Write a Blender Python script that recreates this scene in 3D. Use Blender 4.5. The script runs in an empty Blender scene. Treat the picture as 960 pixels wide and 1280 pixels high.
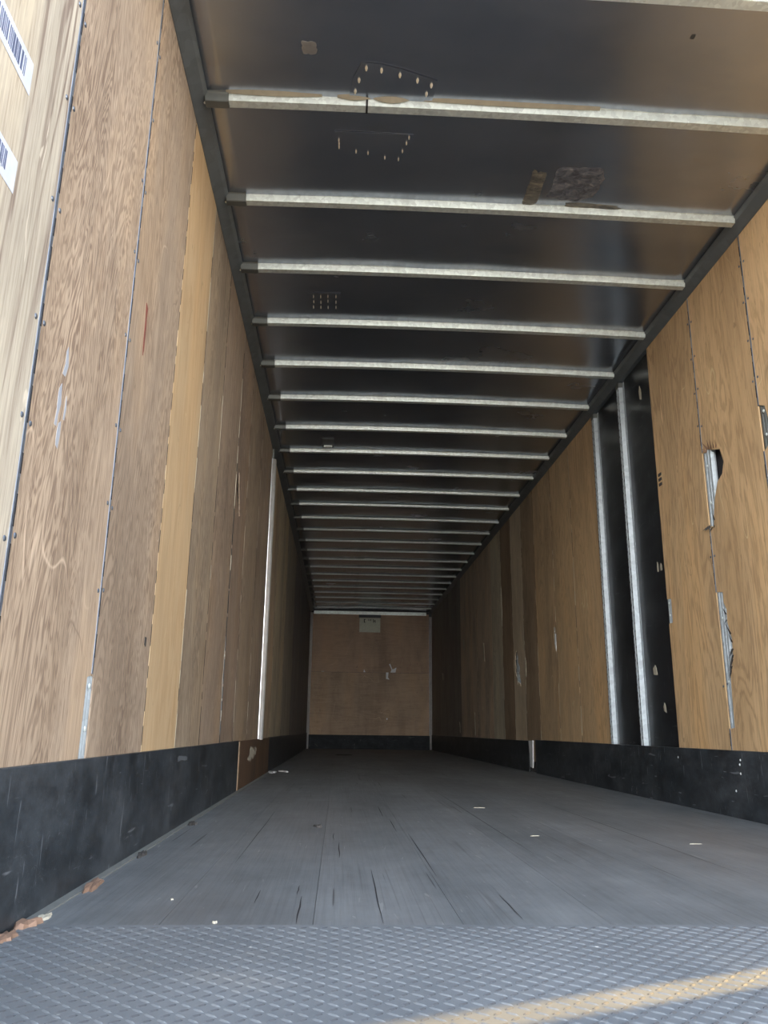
import bpy, bmesh, math, random
from mathutils import Vector, Matrix, noise

S = bpy.context.scene
COL = S.collection
rnd = random.Random(7)

# ------------------------------------------------------------------ camera
cam_d = bpy.data.cameras.new('camera')
cam = bpy.data.objects.new('camera', cam_d)
COL.objects.link(cam)
S.camera = cam
F_PX, YAW, PIT, ROLL = 993.28, 0.0525133, 0.2674704, 0.0119843
cam_d.sensor_fit = 'VERTICAL'
cam_d.sensor_height = 24.0
cam_d.lens = F_PX / 1280.0 * 24.0
cam_d.clip_start = 0.02
fwd = Vector((math.sin(YAW) * math.cos(PIT), math.cos(YAW) * math.cos(PIT), math.sin(PIT)))
rt = Vector((math.cos(YAW), -math.sin(YAW), 0))
up = rt.cross(fwd)
r2 = rt * math.cos(ROLL) + up * math.sin(ROLL)
u2 = up * math.cos(ROLL) - rt * math.sin(ROLL)
M3 = Matrix((r2, u2, -fwd)).transposed()
cam.matrix_world = Matrix.Translation((0.62632, 0.0, 0.37662)) @ M3.to_4x4()

# ------------------------------------------------------------------ world, sun, exposure
w = bpy.data.worlds.new('sky')
S.world = w
w.use_nodes = True
wn = w.node_tree
bg = wn.nodes['Background']
SUN_AZ = math.atan2(1.0, 0.38)              # direction to the sun from +Y towards +X
wtc = wn.nodes.new('ShaderNodeTexCoord')
wsep = wn.nodes.new('ShaderNodeSeparateXYZ')
wn.links.new(wtc.outputs['Generated'], wsep.inputs[0])
wr = wn.nodes.new('ShaderNodeValToRGB')     # hazy bright horizon, bluer and dimmer overhead
cr_ = wr.color_ramp
cr_.elements[0].position = 0.0; cr_.elements[0].color = (1.0, .98, .94, 1)
cr_.elements[1].position = 1.0; cr_.elements[1].color = (.14, .20, .30, 1)
for p_, c_ in ((.14, (1.0, 1.0, 1.0, 1)), (.32, (.42, .48, .56, 1)), (.6, (.24, .30, .40, 1))):
    e_ = cr_.elements.new(p_); e_.color = c_
wn.links.new(wsep.outputs['Z'], wr.inputs['Fac'])
wn.links.new(wr.outputs['Color'], bg.inputs['Color'])
# extra sky brightness behind the trailer, added to carry light deep inside
wm = wn.nodes.new('ShaderNodeMapRange')
wm.inputs['From Min'].default_value = 0.2; wm.inputs['From Max'].default_value = -1.0
wm.inputs['To Min'].default_value = 0.7; wm.inputs['To Max'].default_value = 4.6
wn.links.new(wsep.outputs['Y'], wm.inputs['Value'])
wn.links.new(wm.outputs[0], bg.inputs['Strength'])

sd = bpy.data.lights.new('sun', 'SUN')
sd.energy = 3.0
sd.angle = math.radians(0.9)
sd.color = (1.0, 0.66, 0.22)
sun = bpy.data.objects.new('sun', sd)
COL.objects.link(sun)
el = math.radians(36)
to_sun = Vector((math.sin(SUN_AZ) * math.cos(el), math.cos(SUN_AZ) * math.cos(el), math.sin(el)))
sun.rotation_euler = to_sun.to_track_quat('Z', 'Y').to_euler()
sun.location = (8, -6, 9)

S.view_settings.view_transform = 'Standard'
S.view_settings.look = 'None'
S.view_settings.gamma = 1.0
S.view_settings.use_curve_mapping = False
S.view_settings.exposure = 1.9

# ------------------------------------------------------------------ dimensions
W = 2.5
ZR = 2.71           # lower edge of the top rail
ZC = 2.75           # roof sheet
L = 16.4
REAR = 1.50         # rear end of the roof

# ------------------------------------------------------------------ helpers
def obj(name, bm, mats, parent=None, smooth=False):
    me = bpy.data.meshes.new(name)
    bmesh.ops.recalc_face_normals(bm, faces=bm.faces)
    bm.to_mesh(me)
    bm.free()
    if not isinstance(mats, (list, tuple)):
        mats = [mats]
    for m in mats:
        me.materials.append(m)
    if smooth:
        for p in me.polygons:
            p.use_smooth = True
    o = bpy.data.objects.new(name, me)
    COL.objects.link(o)
    if parent:
        o.parent = parent
    return o

def recenter(o, c):
    c = Vector(c)
    o.data.transform(Matrix.Translation(-c))
    o.location = c
    return o

def tag(o, label=None, cat=None, group=None, kind=None):
    if label: o['label'] = label
    if cat: o['category'] = cat
    if group: o['group'] = group
    if kind: o['kind'] = kind
    return o

def empty(name, loc):
    o = bpy.data.objects.new(name, None)
    o.empty_display_size = 0.05
    o.location = loc
    COL.objects.link(o)
    return o

def part(name, bm, mats, root, smooth=False):
    """bm is in world coordinates; the part is stored relative to its root"""
    o = obj(name, bm, mats, root, smooth)
    o.data.transform(Matrix.Translation(-Vector(root.location)))
    return o

def box(bm, x0, x1, y0, y1, z0, z1, mi=0):
    v = [bm.verts.new((x, y, z)) for x in (x0, x1) for y in (y0, y1) for z in (z0, z1)]
    for f in ((0,1,3,2), (4,6,7,5), (0,4,5,1), (2,3,7,6), (0,2,6,4), (1,5,7,3)):
        fc = bm.faces.new([v[i] for i in f])
        fc.material_index = mi

def bx(*a):
    bm = bmesh.new()
    box(bm, *a)
    return bm

def disc(bm, c, n, r, h, seg=8, mi=0):
    """low domed screw or rivet head at c, pointing along n"""
    n = Vector(n).normalized()
    a = n.orthogonal().normalized()
    b = n.cross(a)
    c = Vector(c)
    base = [bm.verts.new(c + (a * math.cos(t) + b * math.sin(t)) * r) for t in [2 * math.pi * i / seg for i in range(seg)]]
    mid = [bm.verts.new(c + n * h * .75 + (a * math.cos(t) + b * math.sin(t)) * r * .72) for t in [2 * math.pi * i / seg for i in range(seg)]]
    top = bm.verts.new(c + n * h)
    for i in range(seg):
        j = (i + 1) % seg
        bm.faces.new((base[i], base[j], mid[j], mid[i])).material_index = mi
        bm.faces.new((mid[i], mid[j], top)).material_index = mi
    bm.faces.new(base[::-1]).material_index = mi

def extrude_profile(bm, prof, y0, y1, axis='y', mi=0, close=True, crown=None, n=1):
    """prof: list of 2D points; swept along axis. axis 'y': (x,z); 'z': (x,y); 'x': (y,z)"""
    rings = []
    for k in range(n + 1):
        t = y0 + (y1 - y0) * k / n
        dz = crown(t) if crown else 0
        r = []
        for (a, b) in prof:
            if axis == 'y': r.append(bm.verts.new((a, t, b + dz)))
            elif axis == 'z': r.append(bm.verts.new((a, b, t)))
            else: r.append(bm.verts.new((t, a, b + dz)))
        rings.append(r)
    m = len(prof)
    for k in range(n):
        for i in range(m if close else m - 1):
            j = (i + 1) % m
            bm.faces.new((rings[k][i], rings[k][j], rings[k + 1][j], rings[k + 1][i])).material_index = mi
    if close:
        bm.faces.new(rings[0][::-1]).material_index = mi
        bm.faces.new(rings[-1]).material_index = mi

def plate_poly(bm, outline, holes, to3, depth):
    """filled outline with holes, extruded by vector depth. to3 maps 2D to 3D."""
    edges = []
    def loop(pts):
        vs = [bm.verts.new(to3(p)) for p in pts]
        for i in range(len(vs)):
            edges.append(bm.edges.new((vs[i], vs[(i + 1) % len(vs)])))
    loop(outline)
    for h in holes:
        loop(h)
    g = bmesh.ops.triangle_fill(bm, use_beauty=True, use_dissolve=False, edges=edges)
    faces = [f for f in g['geom'] if isinstance(f, bmesh.types.BMFace)]
    r = bmesh.ops.extrude_face_region(bm, geom=faces)
    vs = [v for v in r['geom'] if isinstance(v, bmesh.types.BMVert)]
    bmesh.ops.translate(bm, verts=vs, vec=depth)

# ------------------------------------------------------------------ materials
class NT:
    def __init__(s, name):
        s.m = bpy.data.materials.new(name)
        s.m.use_nodes = True
        s.t = s.m.node_tree
        s.b = s.t.nodes['Principled BSDF']
        s.tc = s.t.nodes.new('ShaderNodeTexCoord')
    def n(s, typ, **kw):
        nd = s.t.nodes.new(typ)
        for k, v in kw.items():
            setattr(nd, k, v)
        return nd
    def l(s, a, b):
        s.t.links.new(a, b)
    def mapping(s, scale, loc=(0, 0, 0), rot=(0, 0, 0)):
        mp = s.n('ShaderNodeMapping')
        mp.inputs['Scale'].default_value = scale
        mp.inputs['Location'].default_value = loc
        mp.inputs['Rotation'].default_value = rot
        s.l(s.tc.outputs['Object'], mp.inputs['Vector'])
        return mp.outputs['Vector']
    def noise(s, vec, scale=1, detail=3, rough=.55, dist=0):
        nd = s.n('ShaderNodeTexNoise')
        nd.inputs['Scale'].default_value = scale
        nd.inputs['Detail'].default_value = detail
        nd.inputs['Roughness'].default_value = rough
        nd.inputs['Distortion'].default_value = dist
        s.l(vec, nd.inputs['Vector'])
        return nd.outputs['Fac']
    def ramp(s, fac, stops, interp='LINEAR'):
        nd = s.n('ShaderNodeValToRGB')
        cr = nd.color_ramp
        cr.interpolation = interp
        while len(cr.elements) > 1:
            cr.elements.remove(cr.elements[-1])
        cr.elements[0].position = stops[0][0]
        cr.elements[0].color = c4(stops[0][1])
        for p, c in stops[1:]:
            e = cr.elements.new(p)
            e.color = c4(c)
        s.l(fac, nd.inputs['Fac'])
        return nd.outputs['Color']
    def math(s, op, a, b=None, c=None):
        nd = s.n('ShaderNodeMath', operation=op)
        for i, v in enumerate((a, b, c)):
            if v is None: continue
            if isinstance(v, (int, float)): nd.inputs[i].default_value = v
            else: s.l(v, nd.inputs[i])
        return nd.outputs[0]
    def mix(s, fac, a, b, mode='MIX'):
        nd = s.n('ShaderNodeMix', data_type='RGBA', blend_type=mode)
        for i, v in ((0, fac), (6, a), (7, b)):
            if isinstance(v, (int, float)): nd.inputs[i].default_value = v
            elif isinstance(v, tuple): nd.inputs[i].default_value = c4(v)
            else: s.l(v, nd.inputs[i])
        return nd.outputs[2]
    def bump(s, h, strength=.3, dist=.002):
        nd = s.n('ShaderNodeBump')
        nd.inputs['Strength'].default_value = strength
        nd.inputs['Distance'].default_value = dist
        s.l(h, nd.inputs['Height'])
        s.l(nd.outputs[0], s.b.inputs['Normal'])
    def set(s, **kw):
        for k, v in kw.items():
            k = {'rough': 'Roughness', 'metal': 'Metallic', 'color': 'Base Color', 'spec': 'Specular IOR Level'}[k]
            if isinstance(v, (int, float)): s.b.inputs[k].default_value = v
            elif isinstance(v, tuple): s.b.inputs[k].default_value = c4(v)
            else: s.l(v, s.b.inputs[k])

def c4(c):
    if isinstance(c, (int, float)): return (c, c, c, 1)
    return tuple(c) + ((1,) if len(c) == 3 else ())

def plywood(name, light, dark, seed, rings=26, grain=.8, grime=.3, axis='z', along=.55, across=5.0, rough=.55, stain=(.12, .09, .07), line=.55, flecks=.5):
    t = NT(name)
    ox = (seed * 3.7, seed * 1.9, seed * 5.3)
    sc = (across, across, along) if axis == 'z' else (along, across, across)
    fsc = (150, 150, 5) if axis == 'z' else (5, 150, 150)
    a = t.noise(t.mapping(sc, ox), 1.0, 5, .56, .7)
    ring = t.math('SINE', t.math('MULTIPLY', a, rings * 6.283))
    ring = t.math('ADD', t.math('MULTIPLY', ring, .5), .5)
    ringm = t.ramp(ring, [(0.0, 0), (line, .22), (min(.98, line + .35), 1)])
    fib = t.noise(t.mapping(fsc, ox), 1, 3, .6)
    fibm = t.ramp(fib, [(.35, 1), (.6, 0)])
    modul = t.ramp(t.noise(t.mapping((1.8, 1.8, .8), ox), 1, 2), [(.35, .25), (.65, 1)])
    g = t.math('MULTIPLY', t.math('MULTIPLY', ringm, modul), grain)
    g = t.math('ADD', g, t.math('MULTIPLY', fibm, .22 + grain * .25))
    flsc = (95, 95, 14) if axis == 'z' else (14, 95, 95)
    fl_ = t.ramp(t.noise(t.mapping(flsc, (ox[1], ox[2], ox[0])), 1, 2, .5, .4), [(.63, 0), (.72, 1)])
    g = t.math('ADD', g, t.math('MULTIPLY', fl_, flecks))
    g = t.math('MINIMUM', g, 1.0)
    col = t.mix(g, light, dark)
    tone = t.ramp(t.noise(t.mapping((3.0, 3.0, .6), (ox[2], 0, ox[0])), 1, 3), [(.3, (.80, .78, .76)), (.5, (1, 1, 1)), (.72, (1.10, 1.03, .92))])
    col = t.mix(1.0, col, tone, 'MULTIPLY')
    gr = t.ramp(t.noise(t.mapping((2.4, 2.4, 1.1), (ox[1], ox[0], 0)), 1, 6, .68), [(.47, 0), (.70, 1)])
    col = t.mix(t.math('MULTIPLY', gr, grime), col, stain)
    # scuffs: short pale scratches
    sv = t.mapping((20, 26, 3.2), ox, (.5, 0, 0))
    sc_ = t.ramp(t.noise(sv, 1, 2, .5, 1.2), [(.735, 0), (.76, 1)])
    col = t.mix(t.math('MULTIPLY', sc_, .45), col, tuple(min(1, c * 1.35 + .03) for c in light))
    for q_, (rx_, sh_) in enumerate((((.9, 0, 0), 2.0), ((-.5, 0, 0), 5.0))):
        vv = t.mapping((3, 4.5, 1.1), (ox[0] + sh_, ox[1], ox[2]), rx_)
        ln_ = t.ramp(t.noise(vv, 1, 1, .4, .3), [(.4965, 0), (.5, 1), (.5035, 0)])
        mk_ = t.ramp(t.noise(t.mapping((2.5, 2.5, 2.5), (ox[1] + sh_, 0, 0)), 1, 2), [(.5, 0), (.6, 1)])
        col = t.mix(t.math('MULTIPLY', t.math('MULTIPLY', ln_, mk_), .5), col, tuple(min(.85, c * 1.5 + .05) for c in light) if q_ else tuple(c * .6 for c in dark))
    sp_ = t.ramp(t.noise(t.mapping((22, 22, 9), (ox[2], 3, ox[1])), 1, 3, .6), [(.70, 0), (.745, 1)])
    col = t.mix(t.math('MULTIPLY', sp_, .55), col, tuple(c * .55 for c in dark))
    t.set(color=col, rough=rough, spec=.35)
    t.bump(t.math('SUBTRACT', 1.0, g), .35, .0012)
    return t.m

def painted(name, col, scratch, rough=.5, sc_amt=.5, dust=.35, dustcol=(.16, .17, .18), bump=.2, wave=(9, 9, 9)):
    t = NT(name)
    d = t.ramp(t.noise(t.mapping((2, 2, 5)), 1, 6, .65), [(.42, 0), (.72, 1)])
    c = t.mix(t.math('MULTIPLY', d, dust), col, dustcol)
    s1 = t.ramp(t.noise(t.mapping((14, 14, 14), (3, 0, 0)), 1, 1.5, .5, 2.5), [(.497, 0), (.5, 1), (.503, 0)])
    m1 = t.ramp(t.noise(t.mapping((3, 3, 3), (9, 1, 4)), 1, 2), [(.5, 0), (.62, 1)])
    s2 = t.ramp(t.noise(t.mapping((3, 5, 40), (1, 7, 2)), 1, 2, .5, .8), [(.69, 0), (.72, 1)])
    s3 = t.ramp(t.noise(t.mapping((6, 60, 6), (1, 3, 2), (.2, 0, 0)), 1, 2, .5, .8), [(.68, 0), (.72, 1)])
    mo = t.ramp(t.noise(t.mapping((6, 6, 9), (7, 7, 7)), 1, 8, .75), [(.40, (.55, .55, .55)), (.62, (1.25, 1.25, 1.25))])
    c = t.mix(1.0, c, mo, 'MULTIPLY')
    s4 = t.ramp(t.noise(t.mapping((40, 70, 8), (1, 3, 2), (.5, 0, 0)), 1, 2, .6, .8), [(.70, 0), (.73, 1)])
    s = t.math('MAXIMUM', t.math('MULTIPLY', s1, m1), t.math('MAXIMUM', s2, t.math('MAXIMUM', s3, s4)))
    c = t.mix(t.math('MULTIPLY', s, sc_amt), c, scratch)
    t.set(color=c, rough=rough, spec=.5)
    t.bump(t.noise(t.mapping(wave), 1, 4 if wave[0] > 5 else 1), bump, .004 if wave[0] > 5 else .03)
    return t.m

def metal(name, col=(.62, .65, .66), rough=.38, met=.85, spangle=.25, scale=60, dirt=.2):
    t = NT(name)
    v = t.n('ShaderNodeTexVoronoi')
    v.inputs['Scale'].default_value = scale
    t.l(t.tc.outputs['Object'], v.inputs['Vector'])
    sp = t.n('ShaderNodeSeparateColor')
    t.l(v.outputs['Color'], sp.inputs[0])
    k = t.math('ADD', t.math('MULTIPLY', sp.outputs[0], spangle), 1 - spangle / 2)
    cc = t.n('ShaderNodeCombineColor')
    for i in range(3): t.l(k, cc.inputs[i])
    c = t.mix(1.0, col, cc.outputs[0], 'MULTIPLY')
    d = t.ramp(t.noise(t.mapping((7, 7, 7)), 1, 5, .65), [(.48, 0), (.75, 1)])
    c = t.mix(t.math('MULTIPLY', d, dirt), c, (.10, .095, .085))
    t.set(color=c, rough=rough, metal=met)
    return t.m

def plain(name, col, rough=.6, met=0.0):
    t = NT(name)
    n = t.noise(t.mapping((30, 30, 30)), 1, 3)
    k = t.ramp(n, [(.3, tuple(c * .85 for c in col)), (.7, col)])
    t.set(color=k, rough=rough, metal=met)
    return t.m

galv = metal('galvanised_steel', (.72, .78, .75), .48, .55)
galv_bright = metal('bright_galvanised', (.36, .40, .42), .55, .4, .25, 45, .25)
shiny = metal('shiny_steel', (.86, .88, .88), .33, .8, .1, 30, .1)
rail_m = metal('rail_steel', (.17, .19, .20), .5, .4, .15, 20, .3)
seam_m = metal('seam_steel', (.34, .40, .50), .35, .8, .2, 30, .2)
dark_slot = plain('dark_slot', (.012, .012, .014), .8)
dull = metal('dull_steel', (.16, .17, .16), .5, .6, .1, 30, .3)
screw_m = plain('screw_steel', (.14, .16, .19), .4, .6)
rivet_m = plain('rivet_bright', (.80, .74, .60), .35, .3)
backing_m = plain('liner_backing', (.05, .05, .055), .8)
white_tear = plain('white_tear', (.75, .76, .76), .7)
splinter_m = plain('raw_wood', (.27, .165, .11), .8)
chip_dark = plain('dark_chip', (.06, .055, .05), .8)
straw_m = plain('straw', (.50, .46, .36), .8)
kick_m = painted('kick_paint', (.024, .030, .036), (.22, .24, .26), .42, .6, .65, (.085, .095, .105))
black_m = painted('black_skin', (.013, .015, .018), (.16, .17, .18), .30, .3, .35, (.04, .042, .05), .35, (1.2, 2.0, 5.0))

# roof sheet: dark, semi-mirror steel
t = NT('roof_sheet')
n1 = t.noise(t.mapping((1.3, 2.2, 1)), 1, 5, .6)
c = t.ramp(n1, [(.3, (.35, .39, .46)), (.7, (.48, .51, .57))])
sm = t.ramp(t.noise(t.mapping((5, 6, 1), (4, 2, 0)), 1, 4, .6), [(.62, 0), (.74, 1)])
c = t.mix(t.math('MULTIPLY', sm, .25), c, (.36, .35, .32))
t.set(color=c, rough=t.math('ADD', t.math('MULTIPLY', n1, .16), .17), metal=.92)
t.bump(t.noise(t.mapping((1.6, 2.6, 1), (2, 2, 0)), 1, 1.5), .35, .02)
roof_m = t.m

# floor boards
t = NT('floor_boards')
sx = t.n('ShaderNodeSeparateXYZ')
t.l(t.tc.outputs['Object'], sx.inputs[0])
base = t.ramp(t.noise(t.mapping((3.0, .8, 1)), 1, 6, .62), [(.3, (.122, .134, .140)), (.7, (.205, .216, .222))])
board = t.math('FLOOR', t.math('DIVIDE', t.math('ADD', sx.outputs['X'], .02), .303))
wn_ = t.n('ShaderNodeTexWhiteNoise', noise_dimensions='1D')
t.l(board, wn_.inputs['W'])
bt = t.ramp(wn_.outputs['Value'], [(0, (.95, .95, .95)), (1, (1.04, 1.04, 1.04))])
base = t.mix(1.0, base, bt, 'MULTIPLY')
gr = t.ramp(t.noise(t.mapping((90, 1.6, 1)), 1, 4, .7), [(.38, .55), (.55, 1), (.75, 1.12)])
base = t.mix(.30, base, t.mix(1.0, base, gr, 'MULTIPLY'))
long_ = t.ramp(t.noise(t.mapping((26, .12, 1), (2, 3, 0)), 1, 1, .4), [(.485, 0), (.5, 1), (.515, 0)])
longm = t.ramp(t.noise(t.mapping((4, 1.2, 1), (6, 3, 0)), 1, 2, .5), [(.5, 0), (.6, 1)])
base = t.mix(t.math('MULTIPLY', t.math('MULTIPLY', long_, longm), .45), base, (.05, .05, .052))
patchy = t.ramp(t.noise(t.mapping((7, 5, 1), (3, 8, 0)), 1, 6, .7), [(.35, (.86, .86, .86)), (.65, (1.10, 1.10, 1.09))])
base = t.mix(1.0, base, patchy, 'MULTIPLY')
# short cracks and pale scratches along the grain
cr = t.ramp(t.noise(t.mapping((55, 1.1, 1), (8, 3, 0)), 1, 1, .5), [(.745, 0), (.76, 1)])
base = t.mix(t.math('MULTIPLY', cr, .75), base, (.03, .03, .032))
ps = t.ramp(t.noise(t.mapping((70, 6, 1), (1, 9, 0), (0, 0, .12)), 1, 2, .5, .6), [(.70, 0), (.73, 1)])
base = t.mix(t.math('MULTIPLY', ps, .4), base, (.36, .36, .34))
brown = t.ramp(t.noise(t.mapping((1.1, .5, 1), (5, 5, 0)), 1, 3), [(.5, 0), (.72, 1)])
base = t.mix(t.math('MULTIPLY', brown, .28), base, (.14, .115, .10))
t.set(color=base, rough=.55, spec=.4)
t.bump(gr, .3, .002)
floor_m = t.m

# tread plate steel
t = NT('tread_plate_steel')
n1 = t.noise(t.mapping((3, 3, 3)), 1, 6, .65)
c = t.ramp(n1, [(.3, (.145, .158, .168)), (.7, (.215, .228, .238))])
br = t.ramp(t.noise(t.mapping((2.2, 3, 3), (4, 1, 0)), 1, 5, .7), [(.55, 0), (.75, 1)])
c = t.mix(t.math('MULTIPLY', br, .3), c, (.36, .33, .28))
sp = t.ramp(t.noise(t.mapping((45, 45, 45)), 1, 2), [(.72, 0), (.76, 1)])
c = t.mix(t.math('MULTIPLY', sp, .5), c, (.66, .66, .64))
t.set(color=c, rough=.6, metal=.1, spec=.35)
tread_m = t.m
lug_m = plain('dark_lug', (.095, .10, .108), .5, .1)  # lugs of one slant are darker than the plate

asphalt = plain('concrete_yard', (.34, .33, .31), .9)

# ------------------------------------------------------------------ ground outside
g = obj('ground', bx(-25, 25, -40, 0.35, -1.40, -1.30), asphalt)
tag(g, kind='structure')

# ------------------------------------------------------------------ floor
bm = bmesh.new()
NB = 0.303
x = 0.0
edges_x = []
gaps = [-.02 + NB * i for i in range(1, 9)]
xs = [-.03] + gaps + [W + .03]
for i in range(len(xs) - 1):
    a = xs[i] + (.0005 if i else 0)
    b = xs[i + 1] - (.0005 if i < len(xs) - 2 else 0)
    box(bm, a, b, 1.742, L + .05, -.03, 0.0)
box(bm, -.03, W + .03, .5, L + .05, -.08, -.03, 1)
fl = obj('floor', bm, [floor_m, dark_slot])
tag(fl, kind='structure')

# real cracks: split board ends near the tread plate and further in
cracks = [(.552, 1.757, 2.03, .003), (.54, 2.05, 2.16, .002), (.727, 1.76, 2.4, .0025), (.34, 2.50, 4.0, .002), (.90, 2.30, 3.2, .003), (.86, 3.25, 3.7, .003),
          (.838, 3.8, 4.3, .003), (1.02, 1.80, 2.05, .002), (.64, 2.6, 2.95, .003), (.62, 3.0, 3.2, .002), (1.26, 2.7, 5.4, .003), (1.76, 2.3, 4.6, .003), (.45, 1.95, 2.1, .002)]
bm = bmesh.new()
for (cx, a, b, wd) in cracks:
    n = 7
    pts = []
    for k in range(n + 1):
        t_ = k / n
        hw = wd * .5 * math.sin(math.pi * min(.98, max(.02, t_))) + .0003
        off = .0022 * (noise.noise(Vector((cx * 9, a + t_ * 3, 1))))
        pts.append((cx + off, a + (b - a) * t_, hw))
    vs = [(bm.verts.new((p[0] - p[2], p[1], .0006)), bm.verts.new((p[0] + p[2], p[1], .0006))) for p in pts]
    for k in range(n):
        bm.faces.new((vs[k][0], vs[k][1], vs[k + 1][1], vs[k + 1][0]))
o = obj('floor_crack', bm, dark_slot, fl)
tag(o, 'thin dark splits along the floor boards', kind='stuff')

# tread plate with raised lugs
tp = empty('tread_plate', (W / 2, 1.25, 0))
tag(tp, 'grey raised-pattern steel tread plate across the rear end of the floor', 'tread plate')
bm = bmesh.new()
box(bm, .02, W - .02, .62, 1.740, -.028, .002)
P = 0.0205
nx = int((W - .05) / P)
ny = int((1.735 - .66) / P)
for i in range(nx):
    for j in range(ny):
        cx, cy = .035 + i * P, .67 + j * P
        a = math.radians(40 if (i + j) % 2 else -40) + math.radians(0)
        dx, dy = math.cos(a), math.sin(a)
        hl, hw, h = (.0098 if (i + j) % 2 else .0125) * rnd.uniform(.9, 1.08), .0038, .0016
        prof = [(-1, 0), (-.45, .9), (.45, .9), (1, 0), (.45, -.9), (-.45, -.9)]
        base_ = [bm.verts.new((cx + dx * p * hl - dy * q * hw, cy + dy * p * hl + dx * q * hw, .0019)) for p, q in prof]
        t1 = bm.verts.new((cx - dx * hl * .5, cy - dy * hl * .5, .0019 + h))
        t2 = bm.verts.new((cx + dx * hl * .5, cy + dy * hl * .5, .0019 + h))
        mi = 1 if (i + j) % 2 else 0
        for f in ((0, 5, t1), (1, 0, t1)):
            bm.faces.new([base_[f[0]], base_[f[1]], f[2]]).material_index = mi
        bm.faces.new((base_[1], t1, t2, base_[2])).material_index = mi
        bm.faces.new((base_[5], base_[4], t2, t1)).material_index = mi
        bm.faces.new((base_[3], base_[2], t2)).material_index = mi
        bm.faces.new((base_[4], base_[3], t2)).material_index = mi
part('plate', bm, [tread_m, lug_m], tp)

# ------------------------------------------------------------------ side walls
def strip_profile(xw, s):
    pass

TAN = dict(light=(.56, .43, .29), dark=(.30, .205, .13))
LEFT = [  # y0, y1, light, dark, rings, grain, grime
    (.45, 1.485, (0.60, 0.54, 0.43), (0.25, 0.19, 0.15), 13, 1.0, .25, 2.0),
    (1.497, 2.082, (0.536, 0.416, 0.301), (0.240, 0.169, 0.120), 34, .85, .30, 5),
    (2.092, 2.682, (0.491, 0.383, 0.280), (0.234, 0.169, 0.122), 36, .8, .35, 5),
    (2.690, 3.222, (0.610, 0.450, 0.270), (0.462, 0.297, 0.149), 8, .5, .10, 4),
    (3.228, 3.770, (0.440, 0.350, 0.251), (0.219, 0.167, 0.120), 26, .8, .45, 5),
    (3.776, 4.430, (0.435, 0.337, 0.248), (0.228, 0.169, 0.125), 24, .8, .45, 5),
    (4.436, 4.960, (0.429, 0.326, 0.239), (0.225, 0.164, 0.123), 22, .8, .45, 5),
    (4.966, 5.700, (0.464, 0.365, 0.259), (0.244, 0.183, 0.133), 20, .7, .45, 5),
    (5.706, 6.540, (0.481, 0.378, 0.269), (0.266, 0.197, 0.146), 20, .7, .4, 5),
    (6.610, 7.560, (0.643, 0.505, 0.344), (0.367, 0.275, 0.196), 16, .6, .5, 5),
    (7.566, 8.980, (0.689, 0.597, 0.413), (0.344, 0.275, 0.207), 14, .6, .5, 5),
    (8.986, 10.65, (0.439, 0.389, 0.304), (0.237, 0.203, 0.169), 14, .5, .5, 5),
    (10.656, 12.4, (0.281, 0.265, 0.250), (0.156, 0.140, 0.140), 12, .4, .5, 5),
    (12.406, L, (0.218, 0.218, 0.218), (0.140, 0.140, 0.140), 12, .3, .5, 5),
]
RIGHT = [
    (1.90, 3.258, (0.737, 0.515, 0.288), (0.442, 0.288, 0.153), 12, .5, .2, 4),
    (3.268, 3.842, (0.698, 0.486, 0.268), (0.411, 0.268, 0.143), 14, .55, .25, 4),
    (3.852, 4.452, (0.683, 0.481, 0.266), (0.392, 0.253, 0.140), 16, .55, .25, 4),
    (5.565, 6.240, (0.700, 0.497, 0.280), (0.406, 0.266, 0.147), 16, .5, .3, 4),
    (6.246, 6.850, (0.681, 0.493, 0.283), (0.392, 0.268, 0.160), 16, .5, .3, 4),
    (6.856, 7.525, (0.652, 0.478, 0.283), (0.377, 0.261, 0.160), 16, .5, .35, 4),
    (7.531, 8.065, (0.405, 0.300, 0.195), (0.225, 0.165, 0.112), 16, .5, .5, 4),
    (8.071, 8.606, (0.660, 0.555, 0.405), (0.390, 0.315, 0.225), 12, .4, .3, 4),
    (8.612, 9.160, (0.352, 0.256, 0.168), (0.192, 0.136, 0.096), 14, .5, .5, 4),
    (9.166, 9.80, (0.700, 0.637, 0.479), (0.415, 0.334, 0.255), 14, .5, .5, 4),
    (9.806, 10.9, (0.700, 0.557, 0.405), (0.405, 0.304, 0.236), 14, .5, .5, 4),
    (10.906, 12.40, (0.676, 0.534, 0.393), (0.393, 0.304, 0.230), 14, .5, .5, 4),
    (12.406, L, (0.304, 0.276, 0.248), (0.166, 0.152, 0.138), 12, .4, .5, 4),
]
TH = .007
# openings torn in the panels, in (y, z)
def jag(pts, amp, seed):
    r = random.Random(seed)
    out = []
    for i in range(len(pts)):
        a, b = Vector(pts[i]), Vector(pts[(i + 1) % len(pts)])
        n = max(1, int((b - a).length / .025))
        for k in range(n):
            p = a.lerp(b, k / n)
            out.append((p.x + r.uniform(-amp, amp), p.y + r.uniform(-amp, amp)))
    return out
LHOLES = {6: [jag([(4.50, 1.86), (4.56, 1.85), (4.60, 1.74), (4.68, 1.62), (4.66, 1.60), (4.56, 1.66), (4.48, 1.72)], .006, 1)]}
# notches are given as replacements of the straight edge: (y side, z list)
def outline(y0, y1, z0, z1, n0=None, n1=None):
    pts = [(y0, z0)]
    if n0 is None or True:
        pass
    pts = []
    # bottom edge
    pts.append((y0, z0))
    pts.append((y1, z0))
    if n1: pts += n1            # going up the y1 side
    pts.append((y1, z1))
    pts.append((y0, z1))
    if n0: pts += n0            # going down the y0 side
    return pts

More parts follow.
